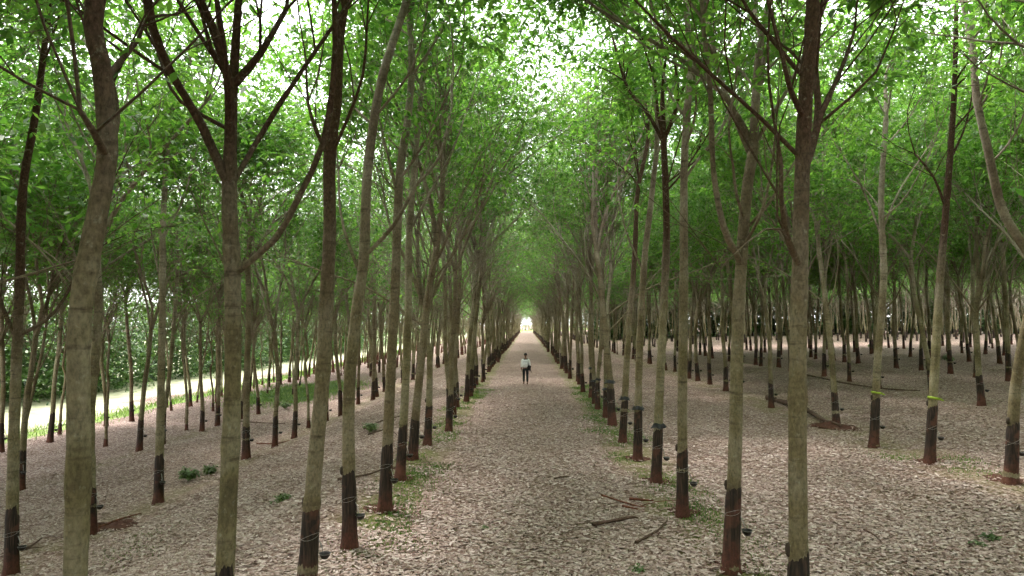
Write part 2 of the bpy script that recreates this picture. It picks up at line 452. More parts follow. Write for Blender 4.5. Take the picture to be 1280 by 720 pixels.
def guard_mesh(seed, rad=.108):
    """black plastic rain skirt: a ruffled collar tied round the stem, one end flapping out"""
    rng = np.random.default_rng(seed); mb = MB(); sd = 28
    a = np.linspace(0, 2 * np.pi, sd, endpoint=False); V = []
    for z, o in ((.035, .004), (.02, .016), (-.02, .035), (-.055, .055)):
        for k, t in enumerate(a):
            ro = rad + o * (1 + .55 * math.sin(5 * t + seed) + .3 * rng.normal())
            V.append((ro * math.cos(t), ro * math.sin(t), z + .012 * math.sin(3 * t + 1) - (.02 * (rng.random() if o > .03 else 0))))
    Fq = [(i * sd + k, i * sd + (k + 1) % sd, (i + 1) * sd + (k + 1) % sd, (i + 1) * sd + k) for i in range(3) for k in range(sd)]
    mb.add(V, Fq)
    # flapping tail
    s0 = np.array((-rad - .01, 0, .02)); W = []
    for i in range(6):
        t = i / 5
        c = s0 + np.array((-.13 * t, -.03 * t, .06 * math.sin(t * 2.6) - .17 * t * t))
        W += [c + (0, .035 * (1 - .6 * t), .0), c + (0, -.035 * (1 - .6 * t), .015)]
    mb.add(W, [(2 * i, 2 * i + 1, 2 * i + 3, 2 * i + 2) for i in range(5)])
    return mb.mesh('rain_guard', M_GUARD)
GUARDS = [guard_mesh(i) for i in range(3)]
def ribbon_mesh(rad=.12):
    mb = MB(); sd = 24; a = np.linspace(0, 2 * np.pi, sd, endpoint=False)
    V = [((rad + o) * math.cos(t), (rad + o) * math.sin(t), z + .022 * math.cos(t + 2.4)) for z, o in ((-.028, 0), (-.028, .008), (.028, .008), (.028, 0)) for t in a]
    Fq = [(i * sd + k, i * sd + (k + 1) % sd, ((i + 1) % 4) * sd + (k + 1) % sd, ((i + 1) % 4) * sd + k) for i in range(4) for k in range(sd)]
    mb.add(V, Fq)
    mb.add([(rad, -.05, .03), (rad + .05, -.07, .0), (rad + .10, -.08, -.03), (rad, -.05, -.02), (rad + .05, -.07, -.045), (rad + .1, -.08, -.05)], [(0, 1, 4, 3), (1, 2, 5, 4)])
    return mb.mesh('ribbon', M_RIBBON)
RIBBON = ribbon_mesh()
def stub_mesh(seed):
    """swollen lips of healed bark at the top of the tapping cut"""
    rng = np.random.default_rng(seed); mb = MB()
    for az, z, r in ((2.9, .0, .034),):
        c = np.array((math.cos(az) * .105, math.sin(az) * .105, z))
        tube(mb, [c * (.7, .7, 1) + (0, 0, .09), c * (.92, .92, 1) + (0, 0, .05), c * (.92, .92, 1) + (0, 0, -.03), c * (.6, .6, 1) + (0, 0, -.06)], [r * .3, r, r * .95, r * .3], 9, .02, .08, rng)
    return mb.mesh('bark_lip', M_LIP)
LIPS = [stub_mesh(i) for i in range(3)]

def add_parts(root, T, zrot, dist, rng, guard=False, ribbon=False, tapmesh=None, ctop=1.28, fit=None):
    """the tapping gear of a tree; fit(z) gives stem centre and radius in the root's space"""
    cz = rng.uniform(.5, .62)
    link('tapped_bark', tapmesh, root)
    if dist < 60 and (dist == int(dist * 10) / 10 or rng.random() < .92):
        for nm, me, z, az in (('latex_cup', CUP, cz, rng.normal(-.15, .25)),):
            c, r = fit(z)
            o = link(nm, me, root, (c[0], c[1], z)); o.rotation_euler.z = az - zrot
            o.scale = (1, 1, 1); shift = r - .11
            o.location.x += shift * math.cos(az - zrot); o.location.y += shift * math.sin(az - zrot)
            if dist < 30:
                w = link('cup_wire', WIRE, o)
    if dist < 34 and not guard:
        c, r = fit(ctop - .12); o = link('bark_lip', LIPS[int(rng.integers(3))], root, (c[0], c[1], ctop - .1)); o.rotation_euler.z = rng.normal(0, .4) - zrot
        o.scale = (r / .1, r / .1, 1)
    if guard:
        c, r = fit(ctop); o = link('rain_guard', GUARDS[int(rng.integers(3))], root, (c[0], c[1], ctop - .02)); o.rotation_euler.z = rng.normal(0, .3) - zrot
        k = r / .105; o.scale = (k, k, 1)
    if ribbon:
        c, r = fit(ctop + .1); o = link('ribbon', RIBBON, root, (c[0], c[1], ctop + .04)); o.rotation_euler.z = -.6 - zrot
        k = (r * 1.08 + .012) / .12; o.scale = (k, k, 1)

# generic kinds of tree, shared by the copies
GEN = []
for i in range(8):
    T = Tree(100 + i).generic(hmul=[1, .95, 1.05, 1, .9, 1.05, 1, .95][i])
    n1 = int(round(7600 / len(T.anc)))
    GEN.append((T, T.trunk_mesh(), T.crown_mesh(per=max(3, n1 - 1), CUT=-.1, SKIRT=6.3, LOW=7.6), T.crown_mesh(per=n1 + 1, CUT=-.5, LOW=6.2, SKIRT=4.4), T.crown_mesh(per=max(2, int(n1 * .55)), CUT=-.3, SKIRT=5., LOW=7.), [T.tap_mesh(1.28 + .1 * j, .2, j * 2.) for j in (-1.6, 0, 1.3)]))
SLIM = []
for i in range(2):
    T = Tree(150 + i).generic(r0=.058, fork=4.2 + i, hmul=.7)
    SLIM.append((T, T.trunk_mesh(), T.crown_mesh(per=6), T.crown_mesh(per=8, CUT=-1.3, LOW=5.), T.crown_mesh(per=4, CUT=-.3, LOW=5.), [T.tap_mesh(.5 + .1 * j, .1, j * 2.) for j in (-1.6, 0, 1.3)]))

def custom_tree(seed, Y, spine, limbs, r0, grow_ends=True):
    """spine and limbs are photo pixels read at the tree's own distance; limb depth wanders off that plane"""
    T = Tree(seed); rng = T.rng
    W = [at(px, py, Y) for px, py in spine]
    W.sort(key=lambda p: p[2])
    base_xy = W[0][:2].copy()
    g = float(gz(base_xy[0], Y))
    lowest = W[0]
    if lowest[2] > g + .3:
        slope = (W[1] - W[0]) / max(.1, (W[1] - W[0])[2])
        b = lowest - slope * (lowest[2] - g) * .6; b[2] = g; base_xy = b[:2].copy(); W = [b] + W
    else: W[0][2] = g
    root = np.array((base_xy[0], Y, g))
    P = [w - root for w in W]
    wob = np.cumsum(rng.normal(0, .05, len(P))); wob[:2] = 0
    for k, p in enumerate(P): p[1] += wob[k]
    top = P[-1][2]
    P = [np.array((0, 0, -.25))] + P
    def rad(z):
        return r0 * np.interp(z, [-.25, 0, .5, 1.3, 4, 7, 9, 12], [1.55, 1.35, 1.1, 1, .9, .74, .62, .4])
    P2 = [P[0], P[1]]
    if P[2][2] > 1.0:
        for z in (.5,):
            t = z / P[2][2]; P2.append(P[1] + (P[2] - P[1]) * t)
    P2 += P[2:]
    n0 = len(P2); rads = [rad(p[2]) for p in P2]
    if grow_ends:
        d = norm(norm(P2[-1] - P2[-2]) + (0, 0, .5)); hook = P2[-1]; r_h = rads[-1]
        P2 = P2 + [hook + d * 1.3 + rng.normal(0, .12, 3), hook + d * 2.7 + rng.normal(0, .3, 3)]; rads += [r_h * .62, r_h * .25]
    T.set_trunk(P2, rads)
    P2 = P2[:n0]
    if grow_ends:
        d = norm(P2[-1] - P2[-2]); d = norm(d + (0, 0, .4)); r = rad(P2[-1][2])
        for k in range(2):
            az = rng.random() * 6.28
            T.grow(P2[-1], norm(d + .35 * (k + 1) * np.array((math.cos(az), math.sin(az), 0))), r * (.6 if k == 0 else .45), max(2.2, 12.5 - P2[-1][2]) * .55, 0 if P2[-1][2] < 8 else 1)
    for lb, lr in limbs:
        Q = [at(px, py, Y) - root for px, py in lb]
        dy = rng.choice([-1, 1]) * rng.uniform(.12, .3)
        for k in range(len(Q)): Q[k][1] += dy * k * .8
        c, r_ = T.trunk_at(Q[0][2]); 
        if np.hypot(*(c - Q[0])[:2]) < .35: Q[0] = c
        rr = np.linspace(lr, lr * .55, len(Q))
        T.limb(Q, rr)
        Q = np.array(Q)
        e = Q[-1]; d = norm(Q[-1] - Q[-2] + (0, 0, .15))
        T.grow(e, d, rr[-1] * .9, rng.uniform(1.8, 2.8), 1)
        for k in range(3):
            i = rng.integers(max(1, len(Q) - 3), len(Q)); q = Q[i]
            az = rng.random() * 6.28
            T.grow(q, norm(norm(Q[i] - Q[i - 1]) + .7 * np.array((math.cos(az), math.sin(az), .2))), lr * .4, rng.uniform(1.2, 2.2), 2)
    for k in range(3):        # side twigs carrying the upper crown
        z = rng.uniform(.68, .98) * top; c, r_ = T.trunk_at(z); az = rng.random() * 6.28
        if z > 4.6: T.grow(c, norm(np.array((math.cos(az), math.sin(az), .9))), .026, rng.uniform(1.8, 2.8), 1)
    return root, T

CUSTOM = [
 # row, Y, seed, spine px, limbs, r0, label, guard, ribbon, tap top
 ('L1', 4.5, 1, [(94, 720), (104, 560), (112, 400), (121, 270), (129, 190), (125, 90), (112, 0)],
  [([(128, 195), (140, 176), (146, 160)], .03)], .08,
  'leaning tree closest to the viewer, thick stem at far left with its base cut off', 0, 0, 1.3),
 ('L1', 6.6, 2, [(281, 720), (289, 500), (292, 350), (286, 235)],
  [([(296, 345), (350, 300), (385, 250), (418, 190), (434, 120), (440, 50), (437, -30)], .036),
   ([(286, 235), (266, 165), (247, 118), (240, 75), (231, -10)], .048),
   ([(287, 232), (295, 175), (300, 110), (292, 60)], .06),
   ([(300, 100), (320, 62), (348, 0)], .045),
   ([(264, 160), (215, 120), (185, 80), (165, 48), (140, 0)], .02)], .09,
  'tree with a Y fork and a long limb sweeping right, second nearest left of path', 0, 0, 1.3),
 ('L1', 9.0, 3, [(383, 720), (392, 600), (400, 480), (404, 370), (407, 285), (406, 195), (415, 120), (420, 40), (432, -40)],
  [([(406, 195), (392, 160), (378, 120), (372, 60)], .03)], .108,
  'tree with a reddish brown band on its mid stem, third nearest left of path', 0, 0, 1.25),
 ('L1', 10.8, 4, [(437, 682), (436, 500), (442, 400), (451, 325), (455, 225), (463, 150), (476, 90), (492, 40), (508, -10)],
  [([(453, 320), (490, 280), (518, 226), (545, 190), (560, 120)], .036), ([(446, 345), (430, 300), (415, 255), (408, 200)], .03)], .104,
  'fourth tree left of the path, pale stem with a reddish foot, cup beside it', 0, 0, 1.3),
 ('L1', 12.9, 5, [(481, 637), (487, 500), (494, 360), (500, 220), (509, 150), (515, 85), (512, 10)],
  [([(500, 225), (520, 200), (545, 160), (580, 90)], .03), ([(498, 250), (488, 200), (470, 120)], .03)], .108,
  'fifth tree left of the path, straight stem with flared red base', 0, 0, 1.35),
 ('L1', 15.4, 6, [(500, 598), (506, 500), (511, 400), (512, 300), (520, 200), (528, 110)],
  [([(512, 290), (535, 240), (560, 190), (580, 130)], .034)], .1,
  'sixth tree left of the path, beside the green mossy patch', 0, 0, 1.35),
 ('R1', 7.1, 11, [(998, 720), (1001, 500), (1005, 350), (1009, 200), (1011, 100), (1014, -10)],
  [([(1003, 332), (975, 302), (958, 260), (948, 215)], .036),
   ([(1006, 146), (982, 120), (965, 85), (940, 20)], .032),
   ([(1010, 215), (1032, 150), (1040, 80), (1042, -10)], .05),
   ([(1014, 205), (1040, 130), (1066, 90), (1094, 42), (1120, -10)], .034)], .1,
  'nearest tree right of the path, upright stem with several side limbs', 0, 0, 1.3),
 ('R1', 9.9, 12, [(913, 705), (919, 560), (928, 420), (932, 335), (938, 235), (945, 180)],
  [([(930, 328), (898, 285), (880, 215), (872, 140), (858, 60), (850, -10)], .05),
   ([(943, 195), (925, 140), (908, 70), (898, -10)], .045),
   ([(945, 182), (952, 110), (966, 60), (960, -10)], .058)], .104,
  'second tree right of the path, forking wide halfway up', 0, 0, 1.3),
 ('R1', 12.7, 13, [(853, 640), (853, 500), (855, 360), (855, 225), (857, 150), (861, 90), (855, 0)],
  [([(855, 225), (880, 190), (905, 160), (925, 110)], .03), ([(857, 150), (838, 110), (825, 50)], .028)], .096,
  'third tree right of the path, straight stem with pale wire loops', 0, 0, 1.32),
 ('R1', 15.3, 14, [(820, 602), (825, 480), (832, 360), (834, 280), (830, 175)],
  [([(830, 178), (812, 140), (797, 118), (785, 92), (770, 30)], .048), ([(831, 175), (845, 130), (838, 60)], .05)], .103,
  'fourth tree right of the path, with black rain guard and dark forked top', 1, 0, 1.3),
 ('R1', 17.8, 15, [(797, 574), (799, 450), (805, 330), (815, 240), (822, 160), (815, 60)],
  [([(803, 340), (785, 290), (775, 240)], .03)], .103,
  'fifth tree right of the path, its black rain guard flapping loose', 1, 0, 1.38),
 ('R1', 20.4, 16, [(778, 552), (785, 430), (793, 320), (797, 240), (810, 170)],
  [], .1, 'sixth tree right of the path, leaning right above its dark rain guard', 1, 0, 1.35),
 ('L2', 12.5, 21, [(14, 716), (17, 560), (20, 430), (25, 360), (29, 240), (42, 150), (56, 80), (70, -10)],
  [([(22, 425), (8, 380), (2, 320), (-5, 250)], .04), ([(24, 420), (50, 400), (66, 370), (80, 320), (90, 260)], .035)], .104,
  'tree at the left frame edge with a limb rising right, second row', 0, 0, 1.35),
 ('L2', 17.5, 22, [(198, 628), (201, 500), (204, 360), (206, 280), (212, 200), (222, 130)],
  [([(204, 365), (190, 330), (176, 280)], .03), ([(205, 300), (225, 250), (236, 200)], .03)], .106,
  'blackened stem seen between the two closest left trunks', 0, 0, 1.35),
 ('R2', 14.3, 31, [(1263, 602), (1270, 480), (1278, 370), (1276, 325), (1245, 265), (1225, 190), (1210, 130), (1204, 60)],
  [([(1277, 330), (1295, 280), (1300, 200)], .05)], .11,
  'crooked tree bending leftward at the right frame edge', 0, 0, 1.35),
 ('R2', 16.5, 32, [(1162, 577), (1168, 470), (1178, 350), (1188, 245), (1196, 120), (1200, 0)],
  [([(1186, 260), (1170, 220), (1150, 190)], .035), ([(1190, 200), (1215, 150), (1235, 80)], .03)], .105,
  'tree tied with a yellow green ribbon, right one of two ribboned trees', 0, 1, 1.5),
 ('R2', 19.1, 33, [(1092, 554), (1097, 450), (1101, 350), (1096, 250), (1102, 150)],
  [([(1099, 300), (1085, 240), (1062, 190)], .035), ([(1098, 290), (1120, 240), (1150, 190)], .03)], .11,
  'tree tied with a yellow green ribbon, left one of two ribboned trees', 0, 1, 1.45),
]
ROWX = {'L4': -21.8, 'L5': -18.7, 'L6': -23.2, 'L3': -15.6, 'L2': -9.5, 'L1': -2.82, 'R1': 2.92, 'R2': 9.9, 'R3': 16.4, 'R4': 23, 'R5': 29.6, 'R6': 36.2, 'R7': 42.8, 'R8': 49.4, 'R9': 56, 'R10': 62.6, 'R11': 69.2, 'R12': 76}
SIDE = {'L1': 'edging the left of the path', 'R1': 'edging the right of the path',
        'L2': 'one row left of the path edge', 'L3': 'two rows left of the path edge', 'L4': 'bordering the bright field',
        'R2': 'one row right of the path edge', 'R3': 'two rows right of the path edge', 'R4': 'three rows right of the path edge'}
rngp = np.random.default_rng(5)
made = {}
for row, Y, seed, spine, limbs, r0, label, gd, rb, tt in CUSTOM:
    root, T = custom_tree(seed * 13 + 5, Y, spine, limbs, r0 * .93)
    e = empty('rubber_tree', root)
    tag(e, label, 'tree', 'tapped rubber trees planted in rows')
    link('trunk', T.trunk_mesh(M_BARK_SHADED if seed in (1, 2, 3, 11, 14, 16, 21, 32) else M_BARK), e); link('crown', T.crown_mesh(per=6, length=.16, CUT=-.35, LOW=7.2), e)
    add_parts(e, T, 0., Y, rngp, bool(gd), bool(rb), T.tap_mesh(tt, .18, 1.), tt, lambda z, T=T: T.trunk_at(z))
    made.setdefault(row, []).append((Y, float(root[0])))

# planting positions
spots = []
for row, x0 in ROWX.items():
    y = -40 + rngp.uniform(0, 2)
    sp = 2.12 if row == 'L1' else (2.25 if row[0] == 'L' else 2.3 if row == 'R1' else 2.35)
    far = 300 if row in ('L1', 'R1', 'L2', 'R2') else (210 if row in ('L3', 'L4', 'R3', 'R4') else 165)
    known = made.get(row, [])
    extra = {'L1': [17.8, 19.9, 22.4], 'R1': [23.8], 'L2': [14.95, 21.1, 23.3, 25.6], 'R2': [22.2, 25.0, 27.9],
             'L3': [21., 23.4, 27.5, 29.2, 32.8], 'L4': [28., 31.], 'R3': [25.4, 28.2]}.get(row, [])
    first = min([k[0] for k in known] + extra) if (known or extra) else None
    last = max([k[0] for k in known] + extra) if (known or extra) else None
    while y < far:
        ok = rngp.random() > (.05 if row in ('L1', 'R1') else .09)
        if first is not None and first - 1.6 < y < last + 1.5: ok = False
        if row in ('L5', 'L6') and (rngp.random() < .2 or y > 95): ok = False
        if 12 < x0 < 60 and 79 < y < 86: ok = False
        if row in ('L3',) and 40 < y < 62: ok = False
        if row in ('R1',) and 0 < y < 5.5: ok = False
        if row == 'L1' and 1.2 < y < 4: ok = False
        jx = rngp.normal(0, .1 if row in ('L1', 'R1') else (.9 if row == 'L5' else .35 if row == 'L6' else .22))
        if ok: spots.append((row, x0 + jx, y + rngp.normal(0, .15)))
        y += sp
    for ye in extra:
        spots.append((row, x0 + rngp.normal(0, .1), ye))

def seen(x, y):
    if y < 3: return False
    for z in (1.5, 4.5, 7.5):
        p = project((x, y, float(gz(x, y)) + z))
        if p and -40 < p[0] < 1320 and -60 < p[1] < 760: return True
    return False
vis = [s for s in spots if seen(s[1], s[2])]
rest = [s for s in spots if not seen(s[1], s[2])]
def weight(s):
    k = {'L1': .55, 'R1': .55, 'L2': .8, 'R2': .8, 'L3': .9}.get(s[0], 1.)
    if s[0] in ('L1', 'R1') and s[2] > 125: return 999
    return s[2] * k
vis.sort(key=weight)
NIND = 298 - len(CUSTOM)
ind, far = vis[:NIND], vis[NIND:]

ORD = ['nearest', 'second', 'third', 'fourth', 'fifth', 'sixth', 'seventh', 'eighth', 'ninth', 'tenth', 'eleventh', 'twelfth', 'thirteenth', 'fourteenth']
byrow = {}
for s in ind: byrow.setdefault(s[0], []).append((s[2], s))
label_of = {}
PLACE5 = 'thin young tree near the bright field at left, slimmer than the tapped trees'
for row, lst in byrow.items():
    allr = sorted([(k[0], None) for k in made.get(row, [])] + [(a, b) for a, b in lst], key=lambda t: t[0])
    for i, (yy, s) in enumerate(allr):
        if s is None: continue
        place = SIDE.get(row)
        if row in ('L1', 'R1'):
            if i < 14: lab = '%s rubber tree in the row %s' % (ORD[i], place); grp = 'tapped rubber trees planted in rows'
            elif yy < 39: lab = 'rubber tree in the row %s, just nearer than the walker' % place; grp = 'trees just before the walker, ' + ('left' if row == 'L1' else 'right')
            else: lab = 'distant rubber tree in the row %s, beyond the walker' % place; grp = 'trees beyond the walker, ' + ('left' if row == 'L1' else 'right')
        elif row in ('L2', 'R2', 'L3', 'R3', 'L4'):
            if i < 9: lab = '%s rubber tree in the row %s' % (ORD[i], place); grp = 'tapped rubber trees planted in rows'
            else: lab = 'small rubber tree far back in the row %s' % place; grp = 'distant trees of row ' + row[1] + (' left' if row[0] == 'L' else ' right')
        elif row in ('L5', 'L6'): lab = PLACE5; grp = 'thin young trees at left'
        elif row == 'R4':
            if i < 5: lab = '%s rubber tree in the row %s' % (ORD[i], place); grp = 'tapped rubber trees planted in rows'
            else: lab = 'small rubber tree far back in the row %s' % place; grp = 'distant trees of row 4 right'
        else:
            if yy < 74: lab = 'thin dark tree deep in the right grove, before the pale clearing'; grp = 'deep trees at right before the clearing'
            else: lab = 'thin dark tree deep in the right grove, behind the pale clearing'; grp = 'deep trees at right behind the clearing'
        label_of[id(s)] = (lab, grp)
for s in ind:
    row, x, y = s
    slim = row in ('L5', 'L6') or (rngp.random() < .1 and row not in ('L1', 'R1')) or (row == 'L2' and abs(y - 21.1) < .01)
    T, tm, cm, cm2, cm3, taps = (SLIM if slim else GEN)[int(rngp.integers(2 if slim else len(GEN)))]
    e = empty('rubber_tree', (x, y, float(gz(x, y))))
    if (row in ('L1', 'R1') and y > 36) or (row in ('L2', 'L3', 'L4', 'L5', 'L6') and y > 22): cm = cm3
    zr = rngp.random() * 6.28; e.rotation_euler.z = zr
    sc = rngp.uniform(.92, 1.1); e.scale = (sc, sc, sc)
    lab, grp = label_of[id(s)]
    tag(e, lab, 'tree', grp)
    link('trunk', tm, e); link('crown', cm2 if (row[0] == 'R' and row not in ('R1',)) else cm, e)
    j = int(rngp.integers(3)); tt = 1.28 + (-.16, 0, .13)[j]
    if slim: link('tapped_bark', taps[j], e)
    else: add_parts(e, T, zr, y, rngp, row == 'R1' and 20 < y < 34, False, taps[j], tt, lambda z, T=T: T.trunk_at(z))

# the rest of the plantation: the far trees beyond the first three hundred, and those beside and behind the viewer
def add_tree(tb, kb, lb, x, y, proto_t, proto_l, proto_k, rng):
    a = rng.random() * 6.28; c, s_ = math.cos(a), math.sin(a); sc = rng.uniform(.92, 1.1)
    Rm = np.array(((c, -s_, 0), (s_, c, 0), (0, 0, 1))) * sc
    o = np.array((x, y, float(gz(x, y))))
    for b, (V, Fq) in ((tb, proto_t), (lb, proto_l), (kb, proto_k)):
        b.add(V @ Rm.T + o, Fq)
def raw(mb): return np.concatenate(mb.v), np.concatenate(mb.f)
def mesh_raw(me):
    V = np.empty(len(me.vertices) * 3); me.vertices.foreach_get('co', V)
    Fq = np.empty(len(me.loops), np.int32); me.loops.foreach_get('vertex_index', Fq)
    return V.reshape(-1, 3), Fq.reshape(-1, 4)
LOD, LODD = [], []
for i in range(4):
    T = Tree(300 + i, full=False).generic()
    lb = MB(); A = np.array(T.anc); A = A[(A[:, 2] > 8) | ((np.hypot(A[:, 0], A[:, 1]) > 1.5) & (A[:, 2] > 6))]; leaves(lb, A[T.rng.random(len(A)) < .62], T.rng, 2, .35, .26, .5, 2, .4)
    LOD.append((raw(T.mb), raw(lb), mesh_raw(T.tap_mesh(1.3))))
    lb = MB(); leaves(lb, A[T.rng.random(len(A)) < .8], T.rng, 4, .35, .27, .5, 2, .4); LODD.append((LOD[-1][0], raw(lb), LOD[-1][2]))
stuff = empty('distant_plantation')
tag(stuff, 'massed trunks and leaves of the plantation trees far beyond the nearer rows', 'tree', None, 'stuff')
tb, kb, lb = MB(), MB(), MB()
rr = np.random.default_rng(9)
for row, x, y in far:
    add_tree(tb, kb, lb, x, y, *(LODD if row[0] == 'R' and row != 'R1' else LOD)[int(rr.integers(4))], rr)
# past the rows that were laid out: the plantation goes on to the right
for x in np.arange(82, 140, 6.6):
    for y in np.arange(90, 190, 3.4):
        if seen(x, y): add_tree(tb, kb, lb, x + rr.normal(0, .2), y, *LOD[int(rr.integers(4))], rr)
o = link('trunk', tb.mesh('trunk', M_BARK), stuff); o['kind'] = 'stuff'
o = link('tapped_bark', kb.mesh('tapped_bark', M_TAP), stuff); o['kind'] = 'stuff'
o = link('crown', lb.mesh('crown', M_LEAF, False), stuff); o['kind'] = 'stuff'
near = [s for s in rest if s[2] < 60 and -26 < s[1] < 70]
side = empty('surrounding_plantation')
tag(side, 'leafy crowns reaching into the frame from plantation trees standing beside and behind the viewer', 'tree', None, 'stuff')
tb, kb, lb = MB(), MB(), MB()
for row, x, y in near:
    g = GEN[int(rr.integers(8))]
    if abs(x) < 12 and -12 < y < 20: p = (raw(g[0].mb), mesh_raw(g[2]), mesh_raw(g[5][1]))
    else: p = LODD[int(rr.integers(4))]
    add_tree(tb, kb, lb, x, y, *p, rr)
o = link('trunk', tb.mesh('trunk', M_BARK), side); o['kind'] = 'stuff'
o = link('tapped_bark', kb.mesh('tapped_bark', M_TAP), side); o['kind'] = 'stuff'
o = link('crown', lb.mesh('crown', M_LEAF, False), side); o['kind'] = 'stuff'
print('TREES individual', len(ind) + len(CUSTOM), 'far', len(far), 'near-out', len(near))

# wood beyond the field on the left and past the end of the avenue
wb, wl = MB(), MB()
pts = []
for y in np.arange(20, 420, 4.2):
    for k in range(2 if y < 200 else 1):
        pts.append((-40.5 - k * 6 + rr.normal(0, 1.5), y + rr.normal(0, 1.5)))
for x in np.arange(-50, 60, 3.2): pts += [(x, 338 + rr.normal(0, 1.5)), (x + 1.5, 345 + rr.normal(0, 2))]
for x, y in pts:
    T = LOD[int(rr.integers(4))]
    a = rr.random() * 6.28; c, s_ = math.cos(a), math.sin(a); sc = rr.uniform(.9, 1.3)
    Rm = np.array(((c, -s_, 0), (s_, c, 0), (0, 0, 1))) * sc; o = np.array((x, y, float(gz(x, y))))
    wb.add(T[0][0] @ Rm.T + o, T[0][1]); wl.add(T[1][0] @ Rm.T + o, T[1][1])
    # undergrowth along its edge
    n = 240 if y < 160 else 60
    A = np.stack([rr.normal(x + 2.5, 1.6, n), rr.normal(y, 2, n), rr.uniform(.1, 8, n)], -1); A[:, 2] += gz(A[:, 0], A[:, 1])
    leaves(wl, A, rr, 6, .4, .36, .5, 3, .5)
# thicket closing the view at the far side of the grove on the right
rl = MB()
for x in np.arange(14, 170, 2.5):
    for k in range(2):
        y = 132 + 5 * k + rr.normal(0, 2); xx = x + rr.normal(0, 1)
        n = 160; A = np.stack([rr.normal(xx, 1.8, n), rr.normal(y, 2, n), rr.uniform(.2, 10, n)], -1); A[:, 2] += gz(A[:, 0], A[:, 1])
        leaves(rl, A, rr, 5, .4, .62, .55, 2, .6)
for y in np.arange(60, 132, 3.):
    n = 160; xx = 112 + rr.normal(0, 2); A = np.stack([rr.normal(xx, 1.8, n), rr.normal(y, 2, n), rr.uniform(.2, 10, n)], -1); A[:, 2] += gz(A[:, 0], A[:, 1])
    leaves(rl, A, rr, 5, .4, .62, .55, 2, .6)
tag(link('thicket', rl.mesh('thicket', M_THICKET, False)), 'dark green thicket closing the far side of the grove on the right', 'thicket', None, 'stuff')
wood = empty('far_wood'); tag(wood, 'pale green wood and undergrowth beyond the bright open field', 'tree', None, 'stuff')
o = link('trunk', wb.mesh('trunk', M_BARK), wood); o['kind'] = 'stuff'
o = link('crown', wl.mesh('crown', M_FAR, False), wood); o['kind'] = 'stuff'

# ------------------------------------------------------------------ ground
def sheet(name, xs, ys, m, dz=0., edge=None):
    X, Yg = np.meshgrid(xs, ys, indexing='ij')
    if edge is not None: X = edge(X, Yg)
    Z = gz(X, Yg) + dz
    nx, ny = X.shape
    i, j = np.meshgrid(np.arange(nx - 1), np.arange(ny - 1), indexing='ij')
    Fq = np.stack([i * ny + j, (i + 1) * ny + j, (i + 1) * ny + j + 1, i * ny + j + 1], -1).reshape(-1, 4)
    mb = MB(); mb.add(np.stack([X, Yg, Z], -1).reshape(-1, 3), Fq)
    return link(name, mb.mesh(name, m))
gxs = np.unique(np.concatenate([[-1500, -800, -400, -200, -120, -80], np.arange(-60, -28, 2), np.arange(-28, -4, .5), [-3.3], np.arange(-3, 4, 1), [4.2], np.arange(4.5, 40, .5), np.arange(40, 80, 2), [100, 140, 200, 400, 800, 1500]]))
gys = np.unique(np.concatenate([[-1500, -600, -200, -80, -40], np.arange(-20, 60, .5), np.arange(60, 310, 2), [330, 370, 450, 600, 900, 1500, 2500]]))
g = sheet('ground', gxs, gys, M_GROUND); g['kind'] = 'structure'
pth = sheet('path', np.linspace(-2.15, 2.25, 7), np.arange(-20, 301, .5), M_PATH, .005,
            lambda X, Y: X * (1 + .05 * np.sin(Y * .9) + .03 * np.sin(Y * 2.3 + X)))
pth['kind'] = 'structure'
fx = np.unique(np.concatenate([[-400, -200, -120, -80, -60], np.arange(-60, -27, 3), [-25.2]]))
fld = sheet('field', fx, np.concatenate([[-60], np.arange(-20, 310, 6), [330, 370, 410]]), M_FIELD, .006); fld['kind'] = 'structure'
f2 = sheet('field', np.array([-27.5, -22, -15.5, -9.5, -4.6, -3.3, 4.2, 9.8, 16.4, 30, 60, 150]), np.arange(308, 412, 8), M_VERGE, .006); f2['kind'] = 'structure'
vg = sheet('grass_verge', np.array([-25.1, -24.3, -23.7]), np.arange(-20, 310, .5), M_VERGE, .007, lambda X, Y: X + .25 * np.sin(Y * .7) * (X > -24.6)); vg['kind'] = 'structure'

